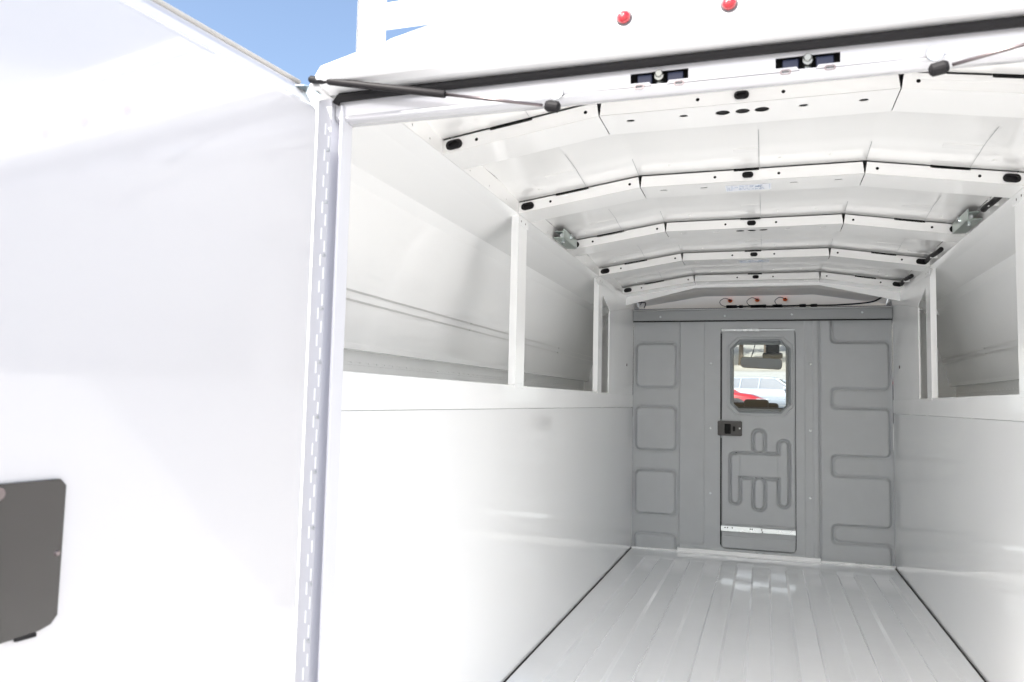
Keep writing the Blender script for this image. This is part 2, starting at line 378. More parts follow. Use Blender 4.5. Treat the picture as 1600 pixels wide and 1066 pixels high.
# ---- ceiling skins between the bows
def skin(ya, yb, first=False):
    g = MB()
    sec = [(0, .002), (.015, .012), (.05, .040), (.09, .052)] if not first else [(0, .045), (.05, .052)]
    prof = [(ya+a, h) for a, h in sec] + [(ya+.16, .060), ((ya+yb)/2, .062), (yb-.20, .060), (yb-.155, .057), (yb-.14, .054), (yb-.004, FH+.004)]
    rows = []
    for yy, h in prof:
        row = []
        for x in (-W+.002, -.62, -KX-.012, -KX, -KX+.012, 0, KX-.012, KX, KX+.012, .62, W-.002):
            row.append((x, yy, zb(x)+h))
        rows.append(row)
    g.sheet(rows); sk = g.build('ceiling_skin', LINER, T, smooth=True, solid=.0012)
    mo = sk.modifiers.new('b', 'BEVEL'); mo.width = .004; mo.segments = 2; mo.limit_method = 'ANGLE'; mo.angle_limit = radians(9)
    # bracket tabs that hang at each bow, and lap seams
    g = MB()
    for xa, xb in ((-.655, -.545), (-.040, .036), (.55, .65)):
        u = Vector((1, 0, (zb(xb)-zb(xa))/(xb-xa)))
        za = zb(xa); o = Vector((xa, 0, za)); L = xb-xa
        a = Vector((xa, yb-.17, za+.0568)); b = a+u*L; c = Vector((xb, yb-.006, zb(xb)+FH+.0105)); d = Vector((xa, yb-.006, za+FH+.0105))
        e = .0012
        g.add([a, b, c, d, a-Vector((0, 0, e)), b-Vector((0, 0, e)), c-Vector((0, 0, e+.004)), d-Vector((0, 0, e+.004))],
              [(0,1,2,3), (4,7,6,5), (0,4,5,1), (1,5,6,2), (2,6,7,3), (3,7,4,0)])
    split_build(g, 'bracket_tab', LINER, sk, bevel=.001)
    g = MB()
    for xa in (-.5445, .0365, .6505, -.36, .36):
        ln = .16 if abs(xa) == .36 else .33
        hh = [(yb-ln, .061 if ln > .2 else .0565), (yb-.20, .0595), (yb-.155, .0565), (yb-.14, .0535), (yb-.008, FH+.004)]
        if ln < .2: hh = hh[2:]
        g.sheet([[(xa-.0010, yy, zb(xa)+h-.0030), (xa+.0010, yy, zb(xa)+h-.0030)] for yy, h in hh])
    split_build(g, 'lap_seam', GREYD, sk)
    g = MB()                                   # black sheets standing in for the dark cavity over the tabs
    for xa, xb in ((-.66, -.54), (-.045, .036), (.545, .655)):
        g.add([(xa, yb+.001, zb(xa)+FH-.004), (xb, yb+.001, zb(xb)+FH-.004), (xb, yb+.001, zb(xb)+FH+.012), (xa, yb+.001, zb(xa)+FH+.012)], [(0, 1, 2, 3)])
    split_build(g, 'gap_dark', CAVITY, sk, solid=.002)
    if not first:
        g = MB()
        for xx in (-.70, -.25, .10, .25, .70): g.tube([(xx, yb-.075, zb(xx)+.0475), (xx, yb-.075, zb(xx)+.0455)], .005, 10)
        split_build(g, 'button', LINER, sk)
skin(YR-.015, BOWS[0], True)
for i in range(4): skin(BOWS[i]+.150, BOWS[i+1])
# cove in front of the last bow and the front cap above the bulkhead
CY = 5.56
def czone(x, t):                               # t 0..1 from last bow to the front cap bottom
    pts = [(BOWS[4]+.15, zb(x)+.004), (5.06, zb(x)+.05), (5.25, zb(x)+.052), (5.42, zb(x)+.035), (5.52, zb(x)-.0), (CY, zb(x)-.06), (CY+.004, 1.5)]
    return pts
g = MB(); xsx = [-W+.002, -.62, -.5, -KX, -.2, 0, .2, KX, .5, .62, W-.002]
rows = []
for k in range(7): rows.append([(x, czone(x, 0)[k][0], czone(x, 0)[k][1]) for x in xsx])
g.sheet(rows[:5]); fc = g.build('cove_ceiling', LINER, T, smooth=True, solid=.002); g = MB(); g.sheet(rows[4:]); cm = mat('translucent_fibreglass', (.70, .67, .60), .16, coat=.5, var=.05, vs=4)
_n = cm.node_tree; _t = _n.nodes.new('ShaderNodeBsdfTranslucent'); _t.inputs[0].default_value = (.80, .72, .60, 1); _x = _n.nodes.new('ShaderNodeMixShader'); _x.inputs[0].default_value = .42
_n.links.new(_n.nodes['Principled BSDF'].outputs[0], _x.inputs[1]); _n.links.new(_t.outputs[0], _x.inputs[2]); _n.links.new(_x.outputs[0], _n.nodes['Material Output'].inputs['Surface'])
cove = g.build('front_cove', cm, T, smooth=True)
g = MB(); g.box((-W, YB+.03, 1.49), (W, CY+.004, 1.495)); g.box((-W-.004, 4.80, ZC-.01), (-W-.002, CY+.01, 1.80)); g.box((W+.002, 4.80, ZC-.01), (W+.004, CY+.01, 1.80))
g.build('cove_closure', GREYD, cove)

# ---- bulkhead: vacuum formed grey panels as one embossed sheet, with the sliding door apart
def sbox(x, z, x0, z0, x1, z1, r):
    cx, cz = (x0+x1)/2, (z0+z1)/2; qx = abs(x-cx)-(x1-x0)/2+r; qz = abs(z-cz)-(z1-z0)/2+r
    return sqrt(max(qx, 0)**2+max(qz, 0)**2)+min(max(qx, qz), 0)-r
def sm(t): t = min(max(t, 0), 1); return t*t*(3-2*t)
def smin(a, b, k=.03):
    h = max(k-abs(a-b), 0)/k; return min(a, b)-h*h*k*.25
FL = .011
def bulk_h(x, z):                              # height towards the camera
    if x < -.495:
        d = min(sbox(x, z, -.775, a, -.513, b, .03) for a, b in ((1.070, 1.360), (.652, .935), (.232, .513), (-.06, .095)))
        h = .022*(1-sm((d+FL)/(2*FL)))-.012*max(0, 1-abs(d-.004)/.012)
        h += .010*sm((-.495+.018-x)/.014)*0
        return h
    if x < -.322:
        d = sbox(x, z, -.489, .055, -.328, 2.0, .02)
        return .014*sm((x+.495)/.006)-.012*max(0, 1-abs(x+.492)/.007)-.006*(1-sm((d+.004)/.008))
    if x < .292: return .012
    h = .012
    if .286 < x < .348: h = .012-.005*(1-sm((abs(x-.3165)-.022)/.006))
    if x > .348:
        h = .012-.020*max(0, 1-abs(x-.378)/.009)
        if x > .378:
            d = x-.449
            for a, b in ((1.078, 1.366), (.661, .952), (.234, .530), (-.1, .122)): d = smin(d, sbox(x, z, .3, a, .779, b, .028), .035)
            h -= .022*sm((d+FL)/(2*FL))+.012*max(0, 1-abs(d-.004)/.012)
            h -= .008*max(0, 1-abs(x-.396)/.003)*0
    return h
def heightsheet(x0, x1, z0, z1, st, fn, y, hole=None):
    nx = max(2, round((x1-x0)/st)); nz = max(2, round((z1-z0)/st)); v = []; f = []
    for j in range(nz+1):
        z = z0+(z1-z0)*j/nz
        for i in range(nx+1):
            x = x0+(x1-x0)*i/nx; v.append((x, y-fn(x, z), z))
    for j in range(nz):
        zc = z0+(z1-z0)*(j+.5)/nz
        for i in range(nx):
            xc = x0+(x1-x0)*(i+.5)/nx
            if hole and hole(xc, zc): continue
            a = j*(nx+1)+i; f.append((a, a+1, a+nx+2, a+nx+1))
    m = MB(); m.v = v; m.f = f; return m
DX0, DX1, DZ0, DZ1 = -.223, .237, .038, 1.457
b = heightsheet(-.799, DX0-.004, .001, 1.515, .0042, bulk_h, YB)
for a in (heightsheet(DX1+.001, .799, .001, 1.515, .0042, bulk_h, YB), heightsheet(DX0-.004, DX1+.001, .001, DZ0, .009, bulk_h, YB), heightsheet(DX0-.004, DX1+.001, DZ1, 1.515, .009, bulk_h, YB)):
    b.add(a.v, a.f)
for x in (DX0-.004, DX1+.001): b.add([(x, YB-.012, DZ0), (x, YB-.012, DZ1), (x, YB+.02, DZ1), (x, YB+.02, DZ0)], [(0, 1, 2, 3)])
for z in (DZ0, DZ1): b.add([(DX0-.004, YB-.012, z), (DX1+.001, YB-.012, z), (DX1+.001, YB+.02, z), (DX0-.004, YB+.02, z)], [(0, 1, 2, 3)])
bulk = b.build('bulkhead', GREY, T, smooth=True)
g = MB()                                       # rounded corner fillets of the door opening
for cx, cz, sx_, sz_ in ((DX0-.004, DZ0, 1, 1), (DX1+.001, DZ0, -1, 1), (DX0-.004, DZ1, 1, -1), (DX1+.001, DZ1, -1, -1)):
    R_ = .035; lo = [(cx, cz)]+[(cx+sx_*(R_-R_*sin(pi/2*k/8)), cz+sz_*(R_-R_*cos(pi/2*k/8))) for k in range(9)]
    g.plate((0, YB-.0125, 0), (1, 0, 0), (0, 0, 1), [lo], -.003)
split_build(g, 'opening_corner', GREY, bulk)
g = MB()
for x, z in ((-.287, 1.228), (-.287, .806), (-.288, .385), (.325, 1.230), (.323, .810), (.320, .391)):
    g.tube([(x, YB-.010, z), (x, YB-.0155, z)], [.009, .006], 10)
split_build(g, 'screw', ZINC, bulk)
g = MB(); g.box((-.799, YB+.024, .0), (.799, YB+.028, 1.5))
g2 = MB()
g2.plate((0, YB+.022, 0), (1, 0, 0), (0, 0, 1), [[(-.799, 0), (.799, 0), (.799, 1.6), (-.799, 1.6)], list(reversed([(-.17, .91), (.21, .91), (.21, 1.39), (-.17, 1.39)]))], -.004)
g2.build('bulkhead_cavity_dark', CAVITY, bulk)

WX0, WX1, WZ0, WZ1 = -.148, .190, .928, 1.370
def octo(m, c): 
    x0, x1, z0, z1 = WX0-m, WX1+m, WZ0-m, WZ1+m
    return [(x0+c, z0), (x1-c, z0), (x1, z0+c), (x1, z1-c), (x1-c, z1), (x0+c, z1), (x0, z1-c), (x0, z0+c)]
def socto(x, z, m, c):
    cx, cz = (WX0+WX1)/2, (WZ0+WZ1)/2; hx = (WX1-WX0)/2+m; hz = (WZ1-WZ0)/2+m; ax, az = abs(x-cx), abs(z-cz)
    return max(ax-hx, az-hz, (ax+az-(hx+hz-c))/1.4142)
def cap(x, z, cx, hw, z0, z1): return sbox(x, z, cx-hw, z0, cx+hw, z1, hw-.001)
def door_h(x, z):
    h = 0.0
    if z < .84:
        A = cap(x, z, -.134, .032, .325, .650); B = cap(x, z, .164, .032, .322, .740)
        C = cap(x, z, .014, .036, .655, .802); D = cap(x, z, .014, .036, .293, .500); E = sbox(x, z, -.134, .494, .164, .654, .012)
        d = min(A, B, C, D, E)
        h -= .026*sm(1-abs(d)/.0150)
        for q in (A, B, C, D, E):
            if q is not E and E < -.0: h -= .005*max(0, 1-abs(q)/.005)
    else:
        d = socto(x, z, .034, .058)
        h -= .006*max(0, 1-abs(d)/.0055)
        if d < 0: h += .003*sm(-d/.012)
    h -= .006*max(0, 1-abs(z-.196)/.004)+.006*max(0, 1-abs(z-.118)/.003)
    e = min(x-DX0, DX1-x, z-DZ0, DZ1-z)
    h -= .006*(1-sm(e/.010))
    return h
db = heightsheet(DX0, DX1-.002, DZ0+.004, DZ1-.006, .0036, door_h, YB-.004, hole=lambda x, z: socto(x, z, .004, .05) < 0)
door = db.build('bulkhead_door', GREY, T, smooth=True)
GASK = mat('grey_gasket', (.30, .32, .33), .4)
g = MB(); g.plate((0, YB-.0045, 0), (1, 0, 0), (0, 0, 1), [octo(.014, .058), list(reversed(octo(-.0, .045)))], -.0)
g = MB()
def ring(m, P, Q, y0, y1, y2):
    n = len(P); o = len(m.v)
    for p in P: m.v.append((p[0], y0, p[1]))
    for p, q in zip(P, Q): m.v.append(((p[0]*.5+q[0]*.5), y1, (p[1]*.5+q[1]*.5)))
    for q in Q: m.v.append((q[0], y2, q[1]))
    for a in range(2):
        for i in range(n): j = (i+1) % n; m.f.append((o+a*n+i, o+a*n+j, o+(a+1)*n+j, o+(a+1)*n+i))
ring(g, octo(.018, .060), octo(.0, .046), YB-.0065, YB-.013, YB+.004)
g.build('window_frame', GASK, door, solid=.003)
g = MB(); g.plate((0, YB+.006, 0), (1, 0, 0), (0, 0, 1), [octo(.004, .048)], -.004); g.build('window_pane', GLASS, door)
g = MB(); g.plate((0, YB+.0075, 0), (1, 0, 0), (0, 0, 1), [octo(.006, .05), list(reversed(rrect(WX0+.006, WZ0+.012, WX1-.012, WZ1-.016, .02)))], -.006); g.build('inner_gasket', GASK, door)
g = MB()
for x in (DX0+.0005,): g.box((x-.0042, YB-.0075, DZ0+.02), (x+.0035, YB+.01, .745)); g.box((x-.0042, YB-.0075, .865), (x+.0035, YB+.01, DZ1-.03))
split_build(g, 'door_gap_shadow', RUBBER, door)  # black strips painting the shadow line of the left door gap
g = MB(); g.plate((0, YB-.012, 0), (1, 0, 0), (0, 0, 1), [rrect(-.243, .760, -.090, .856, .009), list(reversed(rrect(-.200, .772, -.160, .838, .006))), list(reversed(rrect(-.148, .790, -.133, .822, .003)))], .007)
lt = g.build('latch_plate', mat('dark_bronze_plastic', (.055, .052, .05), .35), door)
g = MB(); g.box((-.20, YB-.014, .772), (-.16, YB-.011, .838)); g.box((-.148, YB-.014, .79), (-.133, YB-.011, .822)); g.box((-.176, YB-.022, .785), (-.166, YB-.013, .825)); split_build(g, 'latch_recess', CAVITY, door)
g = MB(); g.tube([(-.105, YB-.0185, .81), (-.105, YB-.0225, .81)], [.006, .004], 10); split_build(g, 'latch_screw', ZINC, door)
for z, nm in ((.168, 0), (1.447, 1)):
    g = MB(); z0, z1 = (z-.017, z+.017) if not nm else (z-.006, z+.009)
    g.box((DX0+.002, YB-.020, z0), (.020, YB-.006, z1)); g.box((.020, YB-.016, z0+.004), (DX1-.003, YB-.006, z1-.004))
    g.box((.020, YB-.021, z0+.002), (DX1-.003, YB-.0155, z0+.007)); g.box((.020, YB-.021, z1-.007), (DX1-.003, YB-.0155, z1-.002))
    rl = g.build('slide_rail', ZINC, door, bevel=.0012)
    if not nm:
        g = MB()
        for x in (-.195, -.18, -.15, -.04, -.028, .030, .034): g.tube([(x, YB-.0195, z+(.006 if x != .034 else -.008)), (x, YB-.0212, z+(.006 if x != .034 else -.008))], .0045, 8)
        split_build(g, 'rail_bearing', BLACKG, door)
# header across the bulkhead top
g = MB(); g.box((-.799, 5.262, 1.513), (.799, 5.288, 1.581))
hd = g.build('bulkhead_header', GREYD, T, bevel=.003)
g = MB(); g.box((-.799, 5.246, 1.5812), (.799, 5.30, 1.5882)); g.build('header_lip', mat('light_grey_trim', (.5, .5, .5), .3), hd, bevel=.002)
g = MB(); g.box((-.799, 5.270, 1.5055), (.799, 5.2865, 1.5125)); g.build('header_gap_strip', CAVITY, hd)  # black strip just under the header
g = MB()
for x, z in ((-.615, 1.538), (-.198, 1.540), (.215, 1.545), (.627, 1.552)): g.tube([(x, 5.263, z), (x, 5.257, z)], [.008, .0055], 10)
split_build(g, 'header_screw', ZINC, hd)

# ---- marker lamp plugs and wiring on the front cap
for x, z in ((-.176, 1.690), (.002, 1.692), (.182, 1.694)):
    g = MB(); g.tube([(x, CY-.005, z-.01), (x, CY-.022, z-.012), (x, CY-.024, z-.012)], [.017, .016, .011], 16)
    pl = g.build('marker_lamp_plug', ORANGE, T, smooth=False)
    g = MB(); g.tube([(x, CY-.027, z-.012), (x, CY-.03, z-.012)], .006, 8); g.build('plug_terminal', RUBBER, pl)
g = MB()
def arc(pts, n=6):                             # Catmull-Rom
    P = [Vector(p) for p in pts]; P = [P[0]]+P+[P[-1]]; o = []
    for i in range(1, len(P)-2):
        for k in range(n):
            t = k/n; a, b_, c, d = P[i-1], P[i], P[i+1], P[i+2]
            o.append(.5*((2*b_)+(-a+c)*t+(2*a-5*b_+4*c-d)*t*t+(-a+3*b_-3*c+d)*t**3))
    return o+[P[-2]]
main = arc([(.79, 5.1, 1.66), (.76, 5.40, 1.664), (.70, 5.50, 1.645), (.50, 5.50, 1.630), (.30, 5.505, 1.631), (.10, 5.50, 1.628), (-.05, 5.505, 1.632), (-.20, 5.50, 1.626)])
g.tube(main, .0055, 8)
for a, b_ in ((-.20, -.13), (-.115, -.09), (-.04, .06), (.10, .16), (.27, .31), (.34, .38)): g.tube([(a, 5.50, 1.629), (b_, 5.50, 1.630)], .0105, 8)
for x in (-.176, .002, .182): g.tube(arc([(x, 5.528, 1.680), (x-.035, 5.50, 1.688), (x-.066, 5.49, 1.665), (x-.055, 5.495, 1.64), (x-.02, 5.50, 1.63)]), .0022, 6)
g.tube(arc([(-.79, 5.1, 1.66), (-.77, 5.3, 1.645), (-.74, 5.42, 1.655), (-.76, 5.5, 1.63)]), .004, 6)
g.tube(arc([(-.77, 5.1, 1.65), (-.74, 5.25, 1.66), (-.77, 5.4, 1.64)]), .003, 6)
split_build(g, 'wiring_cable', RUBBER, T, smooth=True)
# conduit pieces lying in the right ceiling corner
for ya, yb_ in ((2.83, 3.06), (3.76, 4.08), (4.48, 4.80)):
    g = MB(); r = random.Random(int(ya*100)); n = 9; pts = []
    for k in range(n): t = k/(n-1); pts.append((.782-.006*sin(3.1*t), ya+(yb_-ya)*t, 1.657+.004*sin(5*t+ya)))
    g.tube(pts, .0105, 10); cb = g.build('ceiling_cable', RUBBER, T, smooth=True)
    g = MB(); c = pts[n//2]; g.box((.768, c[1]-.006, 1.645), (.797, c[1]+.006, 1.671)); g.build('cable_clip', LINER, cb)
# zinc latch brackets in both ceiling corners before the third bow
for s in (-1, 1):
    g = MB(); y0, y1 = 3.13, 3.372
    g.obox((s*.775, 0, 1.642), (0, 1, 0), (s, 0, 0), (0, 0, 1), (y0, -.028, 0), (y1, .018, .004))
    g.obox((s*.775, 0, 1.642), (0, 1, 0), (s, 0, 0), (0, 0, 1), (y0, -.028, .004), (y1, -.025, .040))
    g.obox((s*.775, 0, 1.642), (0, 1, 0), (s, 0, 0), (0, 0, 1), (y0+.02, -.022, .030), (y0+.15, .016, .034))
    lb = g.build('latch_bracket', ZINCG, T, bevel=.001)
    g = MB()
    g.tube([(s*.765, y0+.04, 1.662), (s*.765, y1-.02, 1.662)], .009, 12); g.tube([(s*.765, y0+.06, 1.660), (s*.765, y0+.06, 1.632)], .007, 10)
    g.tube([(s*.752, y0+.13, 1.672), (s*.742, y0+.13, 1.672)], .012, 12)
    g.build('latch_spring', ZINC, lb)

# ---- rear frame: header, drip, fascia, strikers, seal, jambs
HY = 1.40
g = MB()                                       # inner header face with the cut for each striker
cuts = []
for cx in (-.129, .1255):
    l, r_ = cx-.0525, cx+.0525; t, bt = 1.5665, 1.5478
    cuts.append(list(reversed([(l, bt), (cx-.018, bt), (cx-.012, bt-.008), (cx-.008, bt-.012), (cx+.008, bt-.012), (cx+.012, bt-.008), (cx+.018, bt), (r_, bt), (r_, t), (l, t)])))
g.plate((0, HY, 0), (1, 0, 0), (0, 0, 1), [[(-.800, 1.5425), (.800, 1.5425), (.800, 1.59), (-.800, 1.59)]]+cuts, -.0025)
hdr = g.build('rear_header', JAMB, T)
g = MB()                                       # rolled lower edge running inward
g.sheet([[(x, HY-.000, 1.543), (x, HY+.002, 1.538), (x, HY+.008, 1.534), (x, HY+.022, 1.532), (x, HY+.045, 1.535), (x, HY+.05, 1.545), (x, HY+.055, 1.60)] for x in (-.800, 0, .800)])
# keep clear of the striker notches
g.build('header_roll', JAMB, hdr, smooth=True, solid=.0015)
g = MB(); g.plate((0, HY+.056, 0), (1, 0, 0), (0, 0, 1), [[(-.8, 1.56), (.8, 1.56), (.8, 1.632), (.36, 1.735), (-.36, 1.735), (-.8, 1.632)]], .004); g.build('header_back_plate', LINER, hdr)
for cx in (-.129, .1255):
    g = MB(); g.box((cx-.056, HY+.020, 1.541), (cx+.056, HY+.024, 1.575)); st = g.build('striker_recess', CAVITY, hdr)
    g = MB(); g.box((cx-.041, HY+.008, 1.546), (cx-.014, HY+.019, 1.566)); g.box((cx+.014, HY+.008, 1.546), (cx+.043, HY+.019, 1.566)); split_build(g, 'striker_block', NAVY, hdr, bevel=.002)
    g = MB(); g.tube([(cx, HY+.018, 1.556), (cx, HY-.004, 1.556)], [.009, .008], 12); g.tube([(cx, HY+.010, 1.542), (cx, HY+.010, 1.568)], .006, 10)
    g.tube([(cx, HY-.003, 1.560), (cx, HY-.007, 1.560)], [.0085, .006], 6); g.build('striker_bolt', mat('dull_bolt', (.30, .31, .29), .35, metal=1), hdr)
    g = MB()
    for dx in (-.036, .036): g.plate((cx+dx, HY-.0026, 1.5395), (1, 0, 0), (0, 0, 1), [oval(0, 0, .0095, .0045), list(reversed(oval(0, 0, .0068, .0028)))], -.0012)
    split_build(g, 'striker_slot', STEEL, hdr)
# rubber seal along the header
g = MB(); g.tube([(-.795, HY-.010, 1.566), (-.789, HY-.010, 1.577), (-.70, HY-.010, 1.578), (0, HY-.010, 1.580), (.70, HY-.010, 1.578), (.789, HY-.010, 1.577), (.795, HY-.010, 1.566)], .0082, 12)
g.box((-.79, HY-.010, 1.5835), (.79, HY-.001, 1.5885))
g.build('rubber_seal', RUBBER, T, smooth=True)
# overhanging fascia and its underside
def roofz(x):
    a = abs(x); return 1.748 if a < .36 else 1.748-(a-.36)*.238
X_ = [-.815, -.6, -.36, 0, .36, .6, .815]
g = MB(); g.sheet([[(x, HY-.002, 1.590), (x, HY-.03, 1.594), (x, HY-.050, 1.600), (x, HY-.056, 1.604), (x, HY-.056, 1.612), (x, HY-.045, roofz(x)-.012), (x, HY-.035, roofz(x)), (x, HY+.05, roofz(x)+.016)] for x in X_])
fas = g.build('rear_fascia', WHITE, T, solid=.002)
for p in fas.data.polygons: p.use_smooth = False
# outer roof skin
XR = [-1.0, -.815, -.6, -.36, 0, .36, .6, .815, 1.0]
def rz2(x): return roofz(x) if abs(x) <= .82 else roofz(.815)-(abs(x)-.815)*.45
g = MB(); g.sheet([[(x, y, rz2(x)+.016+h) for x in XR] for y, h in ((HY+.05, 0), (1.515, .046), (1.9, .06), (3.5, .06), (4.975, .05), (4.98, .0), (4.982, -.075))])
g.build('roof_skin', WHITE, T, solid=.004)
for s in (-1, 1):                              # lower end caps of the fascia and rear corner panels, seen past the door
    g = MB(); g.plate((0, HY-.040, 0), (s, 0, 0), (0, 0, 1), [[(.8155, 1.588), (.846, 1.584), (.840, 1.600), (.8155, roofz(.815)-.002)]], .06)
    g.plate((0, HY+.012, 0), (s, 0, 0), (0, 0, 1), [[(.838, -.30), (1.12, -.30), (1.14, 1.10), (.985, 1.55), (.838, 1.586)]], .004)
    g.build('rear_corner_panel', WHITE, T)
    # outer skin of the body side
    g = MB(); g.sheet([[(s*.985, y, 1.615 if y > 1.6 else 1.59), (s*1.03, y, 1.53), (s*1.155, y, 1.12), (s*1.17, y, .6), (s*1.17, y, -.32)] for y in (HY+.012, 3.4, 5.5)])
    g.build('body_side', WHITE, T, solid=.006)
    # jamb: inner flange, recessed gutter, outer flange
    g = MB(); g.box((s*.8085, HY-.012, -.06), (s*.8025, HY+.034, 1.574)); g.box((s*.7861, HY-.008, -.06), (s*.7795, HY+.036, 1.564))
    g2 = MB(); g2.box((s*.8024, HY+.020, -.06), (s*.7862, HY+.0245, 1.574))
    jb = g.build('door_jamb', mat('jamb_paint', (.72, .72, .75), .16, coat=.5), T, bevel=.0025)
    g2.build('jamb_gutter', mat('gutter_shade_tint', (.74, .75, .79), .3), jb)  # white-painted part; shade and sky blue are put into its colour
g = MB(); g.box((-.83, HY-.01, -.10), (.83, HY+.035, -.02)); g.build('rear_sill', WHITE, T, bevel=.004)
g = MB(); g.box((-1.12, HY+.03, -.36), (1.12, 5.5, -.30)); g.build('body_underside', mat('dark_primer', (.05, .05, .05), .7), T)

# ---- identification lamps on the fascia
for x in (-.185, -.003, .18):
    z = 1.648
    y = HY-.0535
    g = MB(); g.tube([(x, y+.004, z), (x, y-.002, z), (x, y-.005, z)], [.0150, .0150, .0130], 20)
    lm = g.build('marker_lamp', mat('lamp_bezel', (.12, .10, .11), .4), T)
    g = MB(); g.tube([(x, y-.004, z), (x, y-.008, z), (x, y-.0115, z), (x, y-.013, z)], [.0124, .0118, .0080, .002], 20)
    g.build('lamp_lens', REDL, lm, smooth=True)

# ---- ladder rack at the roof's rear edge
g = MB(); g.box((-.731, 1.352, 1.655), (-.667, 1.358, 2.6)); g.box((-.731, 1.352, 1.655), (-.725, 1.40, 2.6))
rk = g.build('ladder_rack', WHITE, T, bevel=.002)
g = MB(); g.box((.667, 1.352, 1.655), (.731, 1.358, 2.6)); g.box((.725, 1.352, 1.655), (.731, 1.40, 2.6)); g.build('rack_post', WHITE, rk, bevel=.002)
for z0, z1 in ((1.693, 1.748), (1.757, 1.80)):
    g = MB(); g.box((-.667, 1.352, z0), (.667, 1.358, z1)); g.box((-.667, 1.358, z1-.003), (.667, 1.40, z1)); g.build('rack_crossbar', WHITE, rk, bevel=.002)
g = MB(); g.tube([(-.70, 1.3525, 1.738), (-.70, 1.348, 1.738)], [.006, .0045], 8); g.build('rack_bolt', ZINC, rk)

# ---- rear doors, hinges, struts
A_OPEN = radians(6.38)
for s in (-1, 1):
    hx, hy = s*.816, 1.360
    u = Vector((s*sin(A_OPEN), -cos(A_OPEN), 0)); n = Vector((-s*cos(A_OPEN), -sin(A_OPEN), 0)); v = Vector((0, 0, 1)); o = Vector((hx, hy, 0))
    Wd, H0, H1, TH = .80, -.10, 1.600, .040
    g = MB(); rows = []                       # outer skin + edge flanges
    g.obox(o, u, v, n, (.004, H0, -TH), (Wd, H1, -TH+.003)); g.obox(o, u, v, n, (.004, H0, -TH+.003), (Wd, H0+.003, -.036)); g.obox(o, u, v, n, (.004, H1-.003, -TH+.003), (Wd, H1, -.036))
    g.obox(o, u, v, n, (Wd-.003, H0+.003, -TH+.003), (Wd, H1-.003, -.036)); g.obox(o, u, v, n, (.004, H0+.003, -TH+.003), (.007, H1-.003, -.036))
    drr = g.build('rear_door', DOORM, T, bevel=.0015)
    # inner pan with a raised centre and a folded border
    def rc(i): return [(.004+i, H0+i), (Wd-i, H0+i), (Wd-i, H1-i), (.004+i, H1-i)]
    g = MB(); L = [(rrect(.004+i*.06, H0+i, Wd-i, H1-i, r_, 6), d) for i, r_, d in ((.002, .004, -.038), (.006, .006, -.034), (.046, .008, -.009), (.050, .010, -.004), (.054, .012, 0), (.060, .014, .0008))]
    k0 = len(L[0][0])
    for lp, d in L: g.v += [tuple(o+u*p[0]+v*p[1]+n*d) for p in lp]
    for a in range(5):
        for i in range(k0): j = (i+1) % k0; g.f.append((a*k0+i, a*k0+j, (a+1)*k0+j, (a+1)*k0+i))
    g.f.append(tuple(5*k0+i for i in range(k0)))
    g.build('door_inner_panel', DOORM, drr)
    g = MB(); g.tube([o+u*.02+v*(H1+.001)-n*.037, o+u*Wd+v*(H1+.001)-n*.037], .005, 10)
    g.build('door_edge_trim', mat('beige_trim', (.50, .48, .44), .5), drr)
    # black handle plate near the free edge
    # black handle plate near the free edge
    g = MB(); g.plate(o+n*.0012, u, v, [[(0.512, 0.6531), (0.521, 0.6426), (0.537, 0.6378), (0.564, 0.6359), (0.594, 0.6340), (0.684, 0.6340), (0.699, 0.6464), (0.699, 0.8266), (0.686, 0.8380), (0.520, 0.8380), (0.511, 0.8285)]], .006*(1 if u.cross(v).dot(n) > 0 else -1))
    hp = g.build('handle_plate', BLACKG, drr, bevel=.0022)
    g = MB(); g.tube([o+u*.519+v*.737+n*.007, o+u*.519+v*.737+n*.0095], [.0045, .003], 12); g.build('plate_rivet', STEEL, drr)
    g = MB(); g.tube([o+u*.607+v*.826+n*.007, o+u*.607+v*.826+n*.012], [.010, .008], 16); g.build('lock_bolt', STEEL, drr)
    g = MB(); g.tube([o+u*.63+v*.74+n*.007, o+u*.63+v*.74+n*.022, o+u*.66+v*.70+n*.024], [.018, .016, .010], 16); g.build('inner_handle', RUBBER, drr)
    g = MB(); g.obox(o, u, v, n, (.540, .631, .0018), (.568, .6365, .006)); g.build('plate_tab', RUBBER, drr)
    # perforated hinge leaf
    g = MB(); ph = Vector((s*.8005, HY-.0155, 0)); hu = Vector((s, -.06, 0)); Lh = .031; hu.normalize()
    loops = [[(0, -.08), (Lh, -.08), (Lh, 1.575), (0, 1.575)]]
    z = 0.0; k = 0
    while z < 1.53:
        loops.append(list(reversed(voval(.0045, z, .0016, .0125)))); loops.append(list(reversed(voval(.0125, z+.0275, .0016, .0125)))); z += .055; k += 1
    g.plate(ph, hu, v, loops, .0015)
    hg = g.build('door_hinge', mat('galvanised_hinge', (.55, .555, .585), .35, var=.05), drr)
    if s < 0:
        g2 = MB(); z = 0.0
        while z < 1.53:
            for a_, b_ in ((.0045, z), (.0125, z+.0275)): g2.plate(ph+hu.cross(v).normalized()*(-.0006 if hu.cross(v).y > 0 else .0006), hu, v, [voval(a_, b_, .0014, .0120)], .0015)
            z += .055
        split_build(g2, 'slot_light', mat('slot_light_white', (.93, .93, .93), .3), drr)  # white plugs standing in for daylight through the slots
    g = MB(); z = .02
    hn = hu.cross(v)
    if hn.y > 0: hn = -hn
    while z < 1.56:
        c = ph+hu*.0045+v*(z+.017); g.tube([c-hn*.001, c+hn*.0028], [.0038, .0028], 8); z += .110
    split_build(g, 'hinge_rivet', ZINC, drr)
    # gas strut from the header to the door
    a = Vector((s*.322, HY-.028, 1.5085)); b_ = Vector((s*.832, 1.352, 1.6075)); d = (b_-a).normalized(); L_ = (b_-a).length
